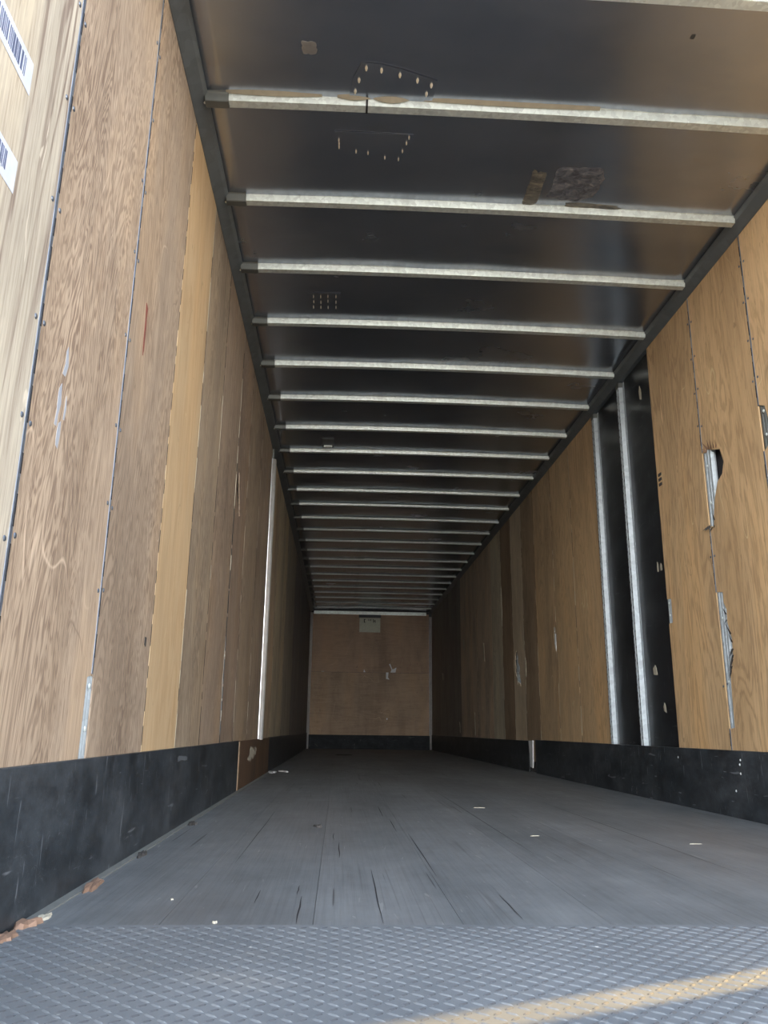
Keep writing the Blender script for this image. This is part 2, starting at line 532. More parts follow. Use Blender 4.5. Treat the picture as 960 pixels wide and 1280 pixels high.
def side_wall(side, panels, holes, notches, xw, sgn):
    """sgn: direction from the wall surface out of the trailer"""
    ya = .45 if side == 'left' else 1.90
    x0, x1 = sorted((xw + sgn * .050, xw + sgn * .075))
    wall = obj('wall_' + side, bx(x0, x1, ya, L + .05, -.08, ZC + .02), backing_m)
    tag(wall, kind='structure')
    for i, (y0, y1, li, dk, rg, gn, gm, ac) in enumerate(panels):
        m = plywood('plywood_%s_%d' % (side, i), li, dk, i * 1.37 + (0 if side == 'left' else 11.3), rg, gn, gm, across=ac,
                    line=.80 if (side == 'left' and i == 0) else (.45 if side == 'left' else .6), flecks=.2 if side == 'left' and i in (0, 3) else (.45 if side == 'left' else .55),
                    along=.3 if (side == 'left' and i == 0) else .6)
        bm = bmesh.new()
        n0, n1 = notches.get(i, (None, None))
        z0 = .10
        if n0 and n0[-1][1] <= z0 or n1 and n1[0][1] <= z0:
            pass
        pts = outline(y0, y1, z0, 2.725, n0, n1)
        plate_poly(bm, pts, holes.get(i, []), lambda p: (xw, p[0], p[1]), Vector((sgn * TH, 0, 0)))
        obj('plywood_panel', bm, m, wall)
    return wall

# left: notch at the foot of the seam at y = 2.09 showing a bit of post
Ln = {1: (None, [(2.082, .20), (2.045, .20), (2.040, .36), (2.044, .50), (2.082, .505)][0:0] or [(2.050, .101), (2.047, .25), (2.050, .40), (2.052, .495), (2.082, .50)]),
      2: ([(2.092, .50), (2.108, .495), (2.110, .30), (2.108, .101)], None),
      5: (None, jag([(4.405, .40), (4.385, .62), (4.400, .85)], .004, 5)[:-1])}
Rn = {1: (None, [(3.842, .40), (3.795, .405), (3.792, .55), (3.785, .66), (3.745, .72), (3.735, .82), (3.765, .90), (3.758, .96), (3.782, 1.0), (3.780, 1.05), (3.842, 1.06)] +
             [(3.842, 1.40), (3.80, 1.39), (3.785, 1.46), (3.76, 1.53), (3.715, 1.60), (3.66, 1.625), (3.635, 1.68), (3.66, 1.755), (3.73, 1.775), (3.79, 1.80), (3.842, 1.79)]),
      0: (None, [(3.258, 1.60), (3.21, 1.62), (3.195, 1.72), (3.215, 1.80), (3.258, 1.82)]),
      2: (None, [(4.452, .98), (4.40, .98), (4.395, 1.115), (4.452, 1.12)])}
Rh = {5: [jag([(6.885, 1.05), (6.93, 1.12), (6.92, 1.26), (6.885, 1.25)], .01, 3)],
      7: [jag([(8.30, .85), (8.50, .88), (8.52, 1.10), (8.46, 1.22), (8.34, 1.05)], .03, 4)]}
wall_l = side_wall('left', LEFT, LHOLES, Ln, 0.0, -1)
wall_r = side_wall('right', RIGHT, Rh, Rn, W, +1)

# bare black skin in the right wall (two bays)
o = obj('black_panel', bx(W + .022, W + .026, 4.456, 5.562, .10, 2.725), black_m, wall_r)
tag(o, 'bare black metal skin between the plywood panels')
# pale scuff chips on the black skin
for (yy, zz, a, b) in [(4.66, 2.50, .018, .050), (4.55, 1.33, .014, .022), (4.60, 1.34, .010, .03), (4.66, .52, .022, .026), (4.76, .74, .03, .03)]:
    bm = bmesh.new()
    plate_poly(bm, jag([(yy - a, zz - b), (yy + a * .8, zz - b * .9), (yy + a, zz + b * .3), (yy, zz + b), (yy - a * .7, zz + b * .4)], a * .2, int(yy * 100)), [],
               lambda p: (W + .0205, p[0], p[1]), Vector((.002, 0, 0)))
    o = obj('bare_chip', bm, straw_m, wall_r)

# screw heads along the seams
def screws(wall, xw, sgn, ylist, zs, off=.022, r=.0065):
    for y in ylist:
        for z in zs:
            for d in ((-off, off) if off else (0,)):
                if rnd.random() < .12: continue
                bm = bmesh.new()
                disc(bm, (xw, y + d, z + rnd.uniform(-.01, .01)), (-sgn, 0, 0), r, .003)
                obj('screw', bm, screw_m, wall)
screws(wall_l, 0, -1, [1.491, 2.087], [.72, .95, 1.17, 1.45, 1.70, 1.95, 2.2, 2.45])
screws(wall_r, W, 1, [3.263, 3.847], [.60, 1.25, 1.95, 2.15, 2.35, 2.55])
screws(wall_r, W + .004, 1, [4.454], [.65, 1.5, 1.75, 2.05, 2.35], .0, .007)

# seam strips: narrow steel with dark slots
TR = [0]
def trim(bm, m):
    TR[0] += 1
    o = obj('trim_%d' % TR[0], bm, m)
    tag(o, kind='structure')
    return o
def seam(xw, sgn, y, wd, z0, z1, slots=True, proud=.0015, step=.105):
    bm = bmesh.new()
    a, b = sorted((xw - sgn * proud, xw + sgn * .012))
    box(bm, a, b, y - wd / 2, y + wd / 2, z0, z1)
    if slots:
        z = z0 + .04
        k = 0
        while z < z1 - .07:
            ln = .06 + .02 * math.sin(k * 2.3)
            a, b = sorted((xw - sgn * (proud + .0006), xw + sgn * .0))
            yy = y + wd * .12
            box(bm, a, b, yy, y + wd / 2 + .0006, z, z + ln, 1)
            z += step
            k += 1
    return trim(bm, [seam_m, dark_slot])
seam(0, -1, 1.491, .0125, .28, 2.72)
seam(0, -1, 2.087, .0095, .505, 2.72)
seam(0, -1, 2.686, .0078, .28, 2.72, True, -.002)
seam(W, 1, 3.263, .0098, .28, 1.60)
seam(W, 1, 3.263, .0098, 1.82, 2.72)
seam(W, 1, 3.847, .0085, .28, .40)
seam(W, 1, 3.847, .0085, 1.06, 1.40)
seam(W, 1, 3.847, .0085, 1.80, 2.72)
# dashed narrow joints further in
def joint(xw, sgn, y, wd=.005):
    bm = bmesh.new()
    z = .3
    r = random.Random(int(y * 100))
    while z < 2.68:
        ln = r.uniform(.03, .14)
        mi = 1 if r.random() < .62 else 0
        off = r.uniform(-.0015, .0015)
        a, b = sorted((xw - sgn * .0008, xw + sgn * .010))
        ww = wd * r.uniform(.5, 1.1)
        box(bm, a, b, y + off - ww / 2, y + off + ww / 2, z, min(2.7, z + ln), mi)
        z += ln + (r.uniform(.01, .05) if r.random() < .5 else 0)
    return trim(bm, [straw_m, dark_slot])
for y in (3.225, 3.773, 4.433, 4.963, 5.703, 7.563, 8.983, 10.653): joint(0, -1, y, .008 if y < 5 else .011)
for y in (6.243, 6.853, 7.528): joint(W, 1, y, .006)
for y in (8.068, 8.609, 9.163, 10.903): joint(W, 1, y, .010)

# hidden steel posts where the panels are torn
def ridged_post(name, y, z0, z1, xw, sgn, wd, label, mat=galv_bright, proud=-.001, ridges=3):
    root = empty(name, (xw, y, z0))
    prof = []
    n = ridges
    st = wd / n
    for k in range(n):
        a = y - wd / 2 + k * st
        prof += [(xw + sgn * (.022), a), (xw + sgn * (-proud + .003), a + st * .22), (xw + sgn * (-proud), a + st * .5), (xw + sgn * (-proud + .003), a + st * .78), ]
    prof += [(xw + sgn * .022, y + wd / 2), (xw + sgn * .028, y + wd / 2), (xw + sgn * .028, y - wd / 2)]
    bm = bmesh.new()
    extrude_profile(bm, prof, z0, z1, 'z')
    part('channel', bm, mat, root)
    for zz in (z0 + (z1 - z0) * .35, z0 + (z1 - z0) * .8):
        bm = bmesh.new()
        disc(bm, (xw + sgn * (-proud), y, zz), (-sgn, 0, 0), .008, .004)
        part('rivet', bm, galv, root)
    tag(root, label, 'steel post')
    return root
ridged_post('wall_post', 2.080, .29, .52, 0, -1, .056, 'short piece of bright steel post showing through a notch above the left kick plate')
ridged_post('wall_post', 4.412, .34, .86, 0, -1, .036, 'narrow sliver of steel post showing in a torn seam low on the left wall', galv_bright)
ridged_post('wall_post', 3.806, 1.36, 1.80, W, 1, .088, 'steel post bared by the rounded hole halfway up the right wall', galv_bright)
ridged_post('wall_post', 3.810, .38, 1.06, W, 1, .080, 'long bright steel post bared above the right kick plate, below the rounded hole', galv_bright)
ridged_post('wall_post', 4.428, .97, 1.125, W, 1, .050, 'short steel piece in a square notch beside the black skin on the right wall', galv_bright)
ridged_post('wall_post', 3.228, 1.58, 1.83, W, 1, .072, 'steel post bared at the right edge of the photo', dull)
ridged_post('wall_post', 6.905, 1.04, 1.27, W, 1, .05, 'tiny bared bit of steel in a small hole beyond the slotted posts', galv_bright)
ridged_post('wall_post', 8.42, .86, 1.18, W, 1, .12, 'bright sliver of steel in the torn pale panel deep on the right wall', galv_bright)

# splintered rims around the torn holes
def rim(name, label, pts, xw, sgn, mat, cat='splinter'):
    bm = bmesh.new()
    for (y, z, dy, dz, s) in pts:
        a = Vector((xw - sgn * .0005, y, z)); d = Vector((-sgn * .012 * s, dy, dz))
        pr = Vector((0, -dz, dy)).normalized() * .006 * s
        v = [bm.verts.new(a + pr), bm.verts.new(a - pr), bm.verts.new(a + d), bm.verts.new(a + Vector((sgn * .006, 0, 0)))]
        bm.faces.new((v[0], v[1], v[2])); bm.faces.new((v[0], v[2], v[3])); bm.faces.new((v[1], v[3], v[2])); bm.faces.new((v[0], v[3], v[1]))
    o = obj(name, bm, mat)
    c_ = Vector((xw, pts[0][0], pts[0][1]))
    recenter(o, c_)
    tag(o, label, cat)
    return o
rim('wood_splinter', 'reddish raw splinters sticking up from the top of the rounded hole in the right wall',
    [(3.79, 1.80, .02, .045, 1.5), (3.75, 1.785, -.03, .05, 1.5), (3.72, 1.78, -.02, .03, 1.3), (3.80, 1.79, .02, .02, 1.3), (3.77, 1.79, -.01, .055, 1.2), (3.70, 1.775, -.04, .02, 1.2)], W, 1, splinter_m)
rim('wood_splinter', 'dark frayed splinters below the rounded hole in the right wall',
    [(3.84, 1.40, .03, -.02, 1.5), (3.80, 1.39, -.03, -.01, 1.6), (3.82, 1.39, .0, -.03, 1.5), (3.79, 1.42, -.02, .03, 1.4), (3.86, 1.40, .04, -.01, 1.2)], W, 1, chip_dark)
rim('wood_splinter', 'black frayed splinters beside the long bared post low on the right wall',
    [(3.742, .84, .004, .05, 1.6), (3.737, .80, -.012, .04, 1.8), (3.736, .77, .008, -.05, 1.9), (3.742, .74, -.008, -.05, 1.8), (3.752, .72, .006, -.06, 1.8), (3.764, .69, -.004, -.05, 1.6), (3.775, .67, -.004, -.05, 1.3), (3.770, .94, -.008, .03, 1.5), (3.775, .91, -.01, -.02, 1.5)], W, 1, chip_dark)

# small dark nick and red drip on the left and right walls
def flat_mark(name, label, cat, pts, xw, sgn, mat, th=.0012):
    bm = bmesh.new()
    plate_poly(bm, pts, [], lambda p: (xw - sgn * th, p[0], p[1]), Vector((sgn * th, 0, 0)))
    o = obj(name, bm, mat)
    recenter(o, (xw, pts[0][0], pts[0][1]))
    tag(o, label, cat)
    return o
red_m = plain('dried_red', (.20, .045, .03), .5)
flat_mark('red_streak', 'dark red dried streak on the upper left plywood wall', 'stain',
          [(2.238, 1.642), (2.262, 1.635), (2.258, 1.60), (2.262, 1.55), (2.260, 1.49), (2.252, 1.47), (2.247, 1.52), (2.247, 1.585)], 0, -1, red_m)
flat_mark('dark_nick', 'small brownish nick low on the left wall beside the yellow panel', 'mark',
          [(2.60, .655), (2.625, .655), (2.622, .625), (2.602, .63)], 0, -1, chip_dark)
for k, (yy, zz, dy, dz) in enumerate([(1.66, 1.16, .012, .035), (1.645, 1.055, .010, .05), (1.685, 1.06, .006, .03), (1.665, .99, .013, .03)]):
    flat_mark('paint_scrape', ['upper pale blue scrape on the second plywood panel of the left wall', 'long pale blue scrape below the upper one on the left wall',
              'narrow pale blue scrape behind the long one on the left wall', 'lowest pale blue scrape on the second left plywood panel'][k], 'scrape',
              jag([(yy - dy, zz - dz), (yy + dy * .3, zz - dz), (yy + dy, zz), (yy + dy * .4, zz + dz), (yy - dy * .5, zz + dz * .7)], dy * .35, k + 3), 0, -1, plain('scrape_%d' % k, (.40, .42, .46), .6), .0006)
bm = bmesh.new()
for zz in (1.80, 1.83, 1.86): box(bm, W - .004, W, 4.385, 4.425, zz - .008, zz + .008)
o = obj('vent_slot', bm, chip_dark); recenter(o, (W, 4.40, 1.83)); tag(o, 'small dark ribbed dent in the plywood beside the black skin, halfway up the right wall', 'dent')

# pale torn slivers deep on both side walls
for k, (yy, z0, z1, wdt, lab) in enumerate([
    (11.2, .32, .62, .03, 'tall pale sliver just above the kick plate deep on the right wall'),
    (12.6, .35, .50, .04, 'short pale sliver left of the tall one, deep on the right wall'),
    (10.4, 1.25, 1.50, .05, 'pale torn sliver at chest height in the dark part of the right wall'),
    (12.1, 1.55, 1.72, .05, 'upper pale chip in the darkest part of the right wall'),
    (14.6, 1.25, 1.38, .06, 'farthest pale chip on the right wall near the front corner'),
    (9.17, 1.55, 2.0, .02, 'upper bright sliver along the edge of the pale strip on the right wall'),
    (8.05, .90, 1.10, .02, 'pale chip on the seam behind the pale strip of the right wall')]):
    flat_mark('torn_sliver', lab, 'sliver', jag([(yy - wdt, z0), (yy + wdt * .6, z0 + .02), (yy + wdt, z1), (yy - wdt * .4, z1 - .02)], wdt * .2, k + 30), W, 1, straw_m, .003)
flat_mark('torn_sliver', 'small white tag of torn liner on the right wall beyond the slotted posts', 'sliver',
          [(6.86, 1.20), (6.885, 1.20), (6.89, 1.13), (6.87, 1.05)], W, 1, white_tear, .004)

# ------------------------------------------------------------------ kick plates
def kick(side, segs, xw, sgn, mat):
    bm = bmesh.new()
    for (y0, y1, h) in segs:
        a, b = sorted((xw - sgn * .012, xw + sgn * .001))
        box(bm, a, b, y0, y1, 0.0, h)
    bmesh.ops.bevel(bm, geom=[e for e in bm.edges], offset=.002, segments=1, affect='EDGES')
    o = obj('baseboard_' + side, bm, mat)
    tag(o, kind='structure')
    return o
kl = kick('left', [(.45, 5.20, .300), (7.46, L, .300)], 0, -1, kick_m)
kr = kick('right', [(1.90, 7.72, .302), (8.0, L, .290)], W, 1, kick_m)
kf = obj('baseboard_front', bx(.01, W - .01, L - .012, L, 0, .27), painted('front_kick_paint', (.016, .021, .026), (.1, .1, .1), .8, .4, .2, (.03, .035, .04))); tag(kf, kind='structure')
# bolts on the right kick plate
for (yy, zz) in ((3.76, .24), (3.76, .20), (3.82, .12), (4.45, .25), (2.9, .24), (3.75, .26)):
    bm = bmesh.new()
    disc(bm, (W - .012, yy, zz), (-1, 0, 0), .006, .003)
    obj('bolt', bm, galv, kr)
# pale tab in the gap of the right kick plate
bm = bmesh.new()
plate_poly(bm, [(7.86, .04), (7.95, .05), (7.985, .29), (7.83, .295)], [], lambda p: (W - .012, p[0], p[1]), Vector((.012, 0, 0)))
o = obj('edge_tab', bm, white_tear); recenter(o, (W, 7.9, .04))
tag(o, 'small pale upright strip in the gap of the right kick plate', 'metal strip')
# brown repair board in the gap of the left kick plate
pm = plywood('repair_board_wood', (.17, .105, .065), (.09, .055, .035), 21.3, 14, .6, .6, stain=(.04, .03, .025))
rb = empty('repair_board', (0, 6.3, 0))
part('board', bx(0.0005, .012, 5.205, 7.455, 0.0, .296), pm, rb)
bm = bmesh.new()
box(bm, .012, .016, 5.205, 5.25, .002, .296)
part('edge_strip', bm, plywood('edge_wood', (.36, .25, .15), (.2, .13, .08), 4.2, 10, .5, .3), rb)
bm = bmesh.new()
plate_poly(bm, jag([(5.75, .17), (5.95, .16), (6.25, .19), (6.35, .23), (6.1, .22), (5.95, .25), (5.85, .21)], .02, 9), [], lambda p: (.0128, p[0], p[1]), Vector((-.002, 0, 0)))
tag(part('bare_patch', bm, straw_m, rb), 'pale splintered patch of raw wood')
tag(rb, 'scuffed brown board filling the gap in the black kick plate of the left wall', 'board')

# pale sill strip at the foot of the left wall
sill = obj('trim_30', bx(.012, .034, 1.742, 7.6, 0.0, .0035), plain('sill_strip', (.20, .205, .19), .7)); tag(sill, kind='structure')

# ------------------------------------------------------------------ slotted posts on the bare skin and silver post
def track(y, label):
    root = empty('slotted_post', (W + .022, y, .30))
    xo, xi = W + .0215, W - .010
    prof = [(xo, y - .050), (xo, y + .050), (xo - .003, y + .050), (xo - .003, y + .030), (xi, y + .024), (xi, y + .006), (xi + .006, y + .003), (xi + .006, y - .003), (xi, y - .006), (xi, y - .024), (xo - .003, y - .030), (xo - .003, y - .050)]
    bm = bmesh.new()
    extrude_profile(bm, prof, .302, 2.70, 'z')
    part('channel', bm, galv_bright, root)
    bm = bmesh.new()
    z = .34
    while z < 2.66:
        box(bm, xi - .0006, xi + .002, y - .022, y - .009, z, z + .016)
        box(bm, xi - .0006, xi + .002, y + .009, y + .022, z + .02, z + .034)
        z += .05
    o = part('slot', bm, dull, root)
    tag(o, 'rows of small dark slots', kind='stuff')
    part('cap', bx(xi - .002, xo, y - .03, y + .03, 2.665, 2.70), dull, root)
    tag(root, label, 'steel post')
track(4.975, 'right one of two slotted bright steel posts, amid the bare black skin')
track(5.530, 'left one of two slotted bright steel posts, between black skin and plywood')

root = empty('silver_post', (0, 6.577, .29))
bm = bmesh.new()
y = 6.577
extrude_profile(bm, [(-.02, y - .055), (.003, y - .050), (.030, y - .036), (.033, y - .012), (.022, y - .006), (.022, y + .006), (.033, y + .012), (.030, y + .036), (.003, y + .05), (-.02, y + .055)], .29, 2.62, 'z')
part('channel', bm, shiny, root)
part('cap', bx(-.016, .016, y - .045, y + .045, 2.62, 2.71), dull, root)
tag(root, 'shiny silver full-height steel post on the left plywood wall', 'steel post')

# ------------------------------------------------------------------ front wall
fw = obj('wall_front', bx(-.03, W + .03, L + .016, L + .05, -.05, ZC + .03), backing_m); tag(fw, kind='structure')
pf = plywood('front_plywood', (.40, .28, .18), (.27, .18, .115), 31.7, 8, .35, .4, axis='x')
obj('plywood_panel', bx(.055, W - .055, L + .001, L + .016, .2, 1.49), pf, fw)
pf2 = plywood('front_plywood_upper', (.41, .275, .18), (.27, .175, .115), 41.7, 8, .35, .4, axis='x')
obj('plywood_panel', bx(.055, W - .055, L + .001, L + .016, 1.495, 2.69), pf2, fw)
bm = bmesh.new()
extrude_profile(bm, [(.0, L - .045), (.03, L - .03), (.055, L - .002), (.055, L + .01), (.0, L + .01)], .0, 2.69, 'z'); trim(bm, shiny)
bm = bmesh.new()
extrude_profile(bm, [(W, L - .045), (W - .03, L - .03), (W - .055, L - .002), (W - .055, L + .01), (W, L + .01)], .0, 2.64, 'z'); trim(bm, shiny)
trim(bx(.07, W - .11, L - .02, L, 2.665, 2.73), galv)

root = empty('notice_sheet', (1.225, L, 2.31))
paper_m = plain('notice_paper', (.62, .62, .50), .7)
part('sheet', bx(1.01, 1.44, L - .008, L, 2.305, 2.60), paper_m, root)
part('holder', bx(.995, 1.45, L - .012, L, 2.605, 2.67), plain('holder_black', (.03, .03, .035), .5), root)
Y = L - .0095
def letter(*rects):
    bm = bmesh.new()
    for (x0, x1, z0, z1) in rects: box(bm, x0, x1, Y, Y + .003, z0, z1)
    part('print_mark', bm, chip_dark, root)
letter((1.10, 1.118, 2.50, 2.575), (1.118, 1.135, 2.56, 2.575), (1.118, 1.13, 2.50, 2.515))
for a_ in (1.19, 1.215, 1.24): letter((a_, a_ + .01, 2.54, 2.575))
letter((1.29, 1.305, 2.50, 2.575), (1.305, 1.325, 2.53, 2.545), (1.325, 1.34, 2.50, 2.56))
tag(root, 'pale notice sheet in a black holder at the top of the front wall', 'notice')

def fmark(name, label, pts, mat, cat='tear'):
    bm = bmesh.new()
    plate_poly(bm, pts, [], lambda p: (p[0], L - .004, p[1]), Vector((0, .005, 0)))
    o = obj(name, bm, mat); recenter(o, (pts[0][0], L, pts[0][1])); tag(o, label, cat)
fmark('torn_patch', 'upper jagged white tear on the front wall', [(1.65, 1.68), (1.70, 1.56), (1.78, 1.60), (1.76, 1.50), (1.66, 1.50), (1.68, 1.56), (1.63, 1.66)], white_tear)
fmark('torn_patch', 'lower L-shaped white tear on the front wall', [(1.57, 1.50), (1.62, 1.50), (1.61, 1.40), (1.64, 1.36), (1.57, 1.37)], white_tear)
fmark('torn_patch', 'small white triangular chip left of the tears on the front wall', [(1.12, 1.56), (1.15, 1.50), (1.11, 1.50)], white_tear)
fmark('torn_patch', 'tiny white chip low on the front wall', [(1.585, .60), (1.61, .60), (1.605, .57), (1.585, .57)], white_tear)
fmark('torn_patch', 'tiny pale chip far left at the joint of the front wall', [(.26, 1.51), (.32, 1.51), (.31, 1.495), (.26, 1.495)], straw_m)

# ------------------------------------------------------------------ roof
crown = lambda x: .014 * (1 - ((x - W / 2) / (W / 2)) ** 2)
bm = bmesh.new()
NX, NY = 24, 60
grid = [[bm.verts.new((.02 + (W - .04) * i / NX, REAR + (L - REAR + .05) * j / NY, ZC + crown(.02 + (W - .04) * i / NX) + .0035 * noise.noise(Vector((i * .35, j * .9, 0))))) for i in range(NX + 1)] for j in range(NY + 1)]
for j in range(NY):
    for i in range(NX):
        bm.faces.new((grid[j][i], grid[j][i + 1], grid[j + 1][i + 1], grid[j + 1][i]))
r = bmesh.ops.extrude_face_region(bm, geom=list(bm.faces))
bmesh.ops.translate(bm, verts=[v for v in r['geom'] if isinstance(v, bmesh.types.BMVert)], vec=(0, 0, .012))
ceil = obj('ceiling', bm, roof_m, smooth=True); tag(ceil, kind='structure')
# top rails
for nm, xw, s in (('left', 0, 1), ('right', W, -1)):
    bm = bmesh.new()
    prof = [(xw - s * .05, ZR - .004), (xw + s * .004, ZR - .004), (xw + s * .012, ZR), (xw + s * .046, ZC - .018), (xw + s * .058, ZC - .004), (xw + s * .058, ZC + .014), (xw - s * .05, ZC + .03)]
    extrude_profile(bm, prof, REAR, L + .02, 'y')
    trim(bm, rail_m)

# bows
def make_bow(y):
    root = empty('roof_bow', (W / 2, y, ZR))
    prof = [(y - .034, ZC + .003), (y - .022, ZC - .001), (y - .016, ZC - .032), (y + .020, ZC - .032), (y + .030, ZC - .001), (y + .042, ZC + .003)]
    bm = bmesh.new()
    extrude_profile(bm, prof, .052, W - .052, 'x', crown=crown, n=16)
    part('beam', bm, galv, root)
    bm = bmesh.new()
    extrude_profile(bm, [(y - .036, ZC + .004), (y - .025, ZC - .003), (y - .0185, ZC - .035), (y + .022, ZC - .035), (y + .034, ZC - .003), (y + .044, ZC + .004)], .048, .140, 'x')
    bmesh.ops.bevel(bm, geom=[e for e in bm.edges], offset=.003, segments=1, affect='EDGES')
    tag(part('end_bracket', bm, dull, root), 'dull end bracket')
    for dx in (.046, .064):
        bm = bmesh.new()
        disc(bm, (dx, y + .004, ZC - .026 + (dx - .046) * .5), (.5, -.2, -1), .006, .006)
        part('rivet', bm, rivet_m, root)
    return root
def copy_tree(o, parent=None):
    c_ = o.copy(); COL.objects.link(c_)
    if parent: c_.parent = parent
    for ch in o.children: copy_tree(ch, c_)
    return c_
BY = [2.045, 2.595, 3.20, 3.765, 4.345, 4.915, 5.48, 6.085, 6.65, 7.245, 7.84, 8.38, 8.96, 9.53, 10.12, 10.70, 11.28, 11.86, 12.44, 13.02, 13.60, 14.18, 14.76, 15.34, 15.92]
BL = ['topmost pale galvanised roof bow, cut by the upper edge of the photo',
      'pale roof bow with a cracked and torn middle, second from the top of the photo',
      'pale galvanised roof bow right behind the scraped dark roof patch',
      'pale galvanised roof bow, fourth from the top, in front of the small rivet grid',
      'pale galvanised roof bow, fifth from the top, just behind the small rivet grid',
      'galvanised roof bow, sixth from the top of the photo', 'galvanised roof bow, seventh from the top of the photo',
      'galvanised roof bow, eighth from the top of the photo', 'galvanised roof bow, ninth from the top, nearest the head of the silver post',
      'grey roof bow, tenth from the top of the photo', 'grey roof bow, eleventh from the top of the photo', 'grey roof bow, twelfth from the top of the photo',
      'grey roof bow, thirteenth from the top of the photo', 'dim roof bow, fourteenth from the top of the photo', 'dim roof bow, fifteenth from the top of the photo',
      'dim roof bow, sixteenth from the top of the photo', 'dim roof bow, tenth counted from the front wall', 'dim roof bow, ninth counted from the front wall',
      'dim roof bow, eighth counted from the front wall', 'dim roof bow, seventh counted from the front wall',
      'dim roof bow, fifth from the front wall with a bright glint', 'dim roof bow, fourth from the front wall', 'dim roof bow, third from the front wall',
      'dim roof bow, second from the front wall', 'farthest roof bow, closest to the front wall and its notice sheet']
# the twentieth bow counts sixth from the front wall
BL[16] = 'dim roof bow, ninth counted from the front wall'; BL[17] = 'dim roof bow, eighth counted from the front wall'
BL[18] = 'dim roof bow, seventh counted from the front wall'; BL[19] = 'dim roof bow, sixth counted from the front wall'
bow0 = make_bow(BY[0])
bows = [bow0]
for i in range(1, len(BY)):
    o = copy_tree(bow0)
    o.location.y = BY[i]
    k_ = min(1.0, max(.42, 1.0 - (BY[i] - 5.0) * .12))
    o.scale.z = k_; o.location.z = ZC - (ZC - ZR) * k_
    bows.append(o)
for o, lab in zip(bows, BL): tag(o, lab, 'roof beam', 'roof bows across the ceiling')
# the damaged bow: a dark split and curled sheet edges
B = bows[1]
bm = bmesh.new()
yb = BY[1]
extrude_profile(bm, [(yb - .026, ZC + .002), (yb - .0185, ZC - .0345), (yb + .0225, ZC - .0345), (yb + .034, ZC + .002)], .672, .680, 'x', crown=crown)
tag(part('split', bm, dark_slot, B), 'dark split through the beam')
bm = bmesh.new()
for (x0, x1, dz) in ((.56, .69, .010), (.70, .84, .016), (.13, .5, .006), (.9, 1.6, .006)):
    n = 6
    prev = None
    for k in range(n + 1):
        xx = x0 + (x1 - x0) * k / n
        d = dz * math.sin(math.pi * k / n)
        a = bm.verts.new((xx, yb - .037 - d * .5, ZC + crown(xx) + .001)); b = bm.verts.new((xx, yb - .024, ZC + crown(xx) - .006 - d)); c_ = bm.verts.new((xx, yb - .022, ZC + crown(xx) - .001))
        if prev:
            bm.faces.new((prev[0], prev[1], b, a)); bm.faces.new((prev[1], prev[2], c_, b))
        prev = (a, b, c_)
tag(part('sealant', bm, plain('old_sealant', (.34, .30, .22), .8), B), 'crusty tan sealant along the edge')

# rivets of the repaired dent in the roof
CZ = lambda x: ZC + crown(x)
kz = (ZC + .01 - .3766) / (2.7114 - .3766)
def ceil_pt(x, y): return (.6263 + (x - .6263) * kz, y * kz)
patch_m = roof_m
front = [(0.667, 2.373), (0.723, 2.38), (0.792, 2.398), (0.859, 2.419), (0.913, 2.439), (0.899, 2.482), (0.893, 2.535), (0.642, 2.43), (0.629, 2.485), (0.619, 2.530)]
back = [(0.568, 2.766), (0.567, 2.745), (0.568, 2.785), (0.639, 2.808), (0.689, 2.814), (0.761, 2.838), (0.819, 2.844), (0.832, 2.795), (0.845, 2.747), (.853, 2.715)]
gridp = [(0.427, 3.975), (0.427, 4.03), (.424, 4.09), (.467, 3.975), (.467, 4.035), (.466, 4.09), (.507, 3.97), (.507, 4.02), (.507, 4.09), (0.552, 3.97), (.552, 4.03), (0.552, 4.088)]
def rpatch(outl, pts, label, rx, ry):
    o_ = [ceil_pt(*p) for p in outl]
    cx = sum(p[0] for p in o_) / len(o_); cy = sum(p[1] for p in o_) / len(o_)
    root = empty('roof_patch', (cx, cy, CZ(cx)))
    bm = bmesh.new()
    plate_poly(bm, o_, [], lambda p: (p[0], p[1], CZ(p[0]) - .0045), Vector((0, 0, .0008)))
    part('patch_sheet', bm, patch_m, root)
    for p in pts:
        x_, y_ = ceil_pt(*p)
        bm = bmesh.new()
        disc(bm, (x_, y_, CZ(x_) - .0053), (0, 0, -1), 1, .009, 8)
        for v in bm.verts:
            v.co.x = x_ + (v.co.x - x_) * rx; v.co.y = y_ + (v.co.y - y_) * ry  # rivet heads stretched lengthwise, drawing their glint into the shape
        part('rivet', bm, rivet_m, root)
    tag(root, label, 'roof patch')
rpatch([(.60, 2.56), (.62, 2.42), (.65, 2.35), (.72, 2.355), (.80, 2.375), (.935, 2.42), (.92, 2.56)], front, 'riveted half-oval roof patch in front of the cracked bow', .0055, .012)
rpatch([(.55, 2.70), (.55, 2.80), (.63, 2.83), (.69, 2.84), (.76, 2.86), (.83, 2.865), (.87, 2.70)], back, 'riveted half-oval roof patch behind the cracked bow', .0035, .009)
rpatch([(.40, 3.945), (.58, 3.94), (.58, 4.115), (.40, 4.12)], gridp, 'small square roof patch with a grid of rivets between two bows', .003, .014)

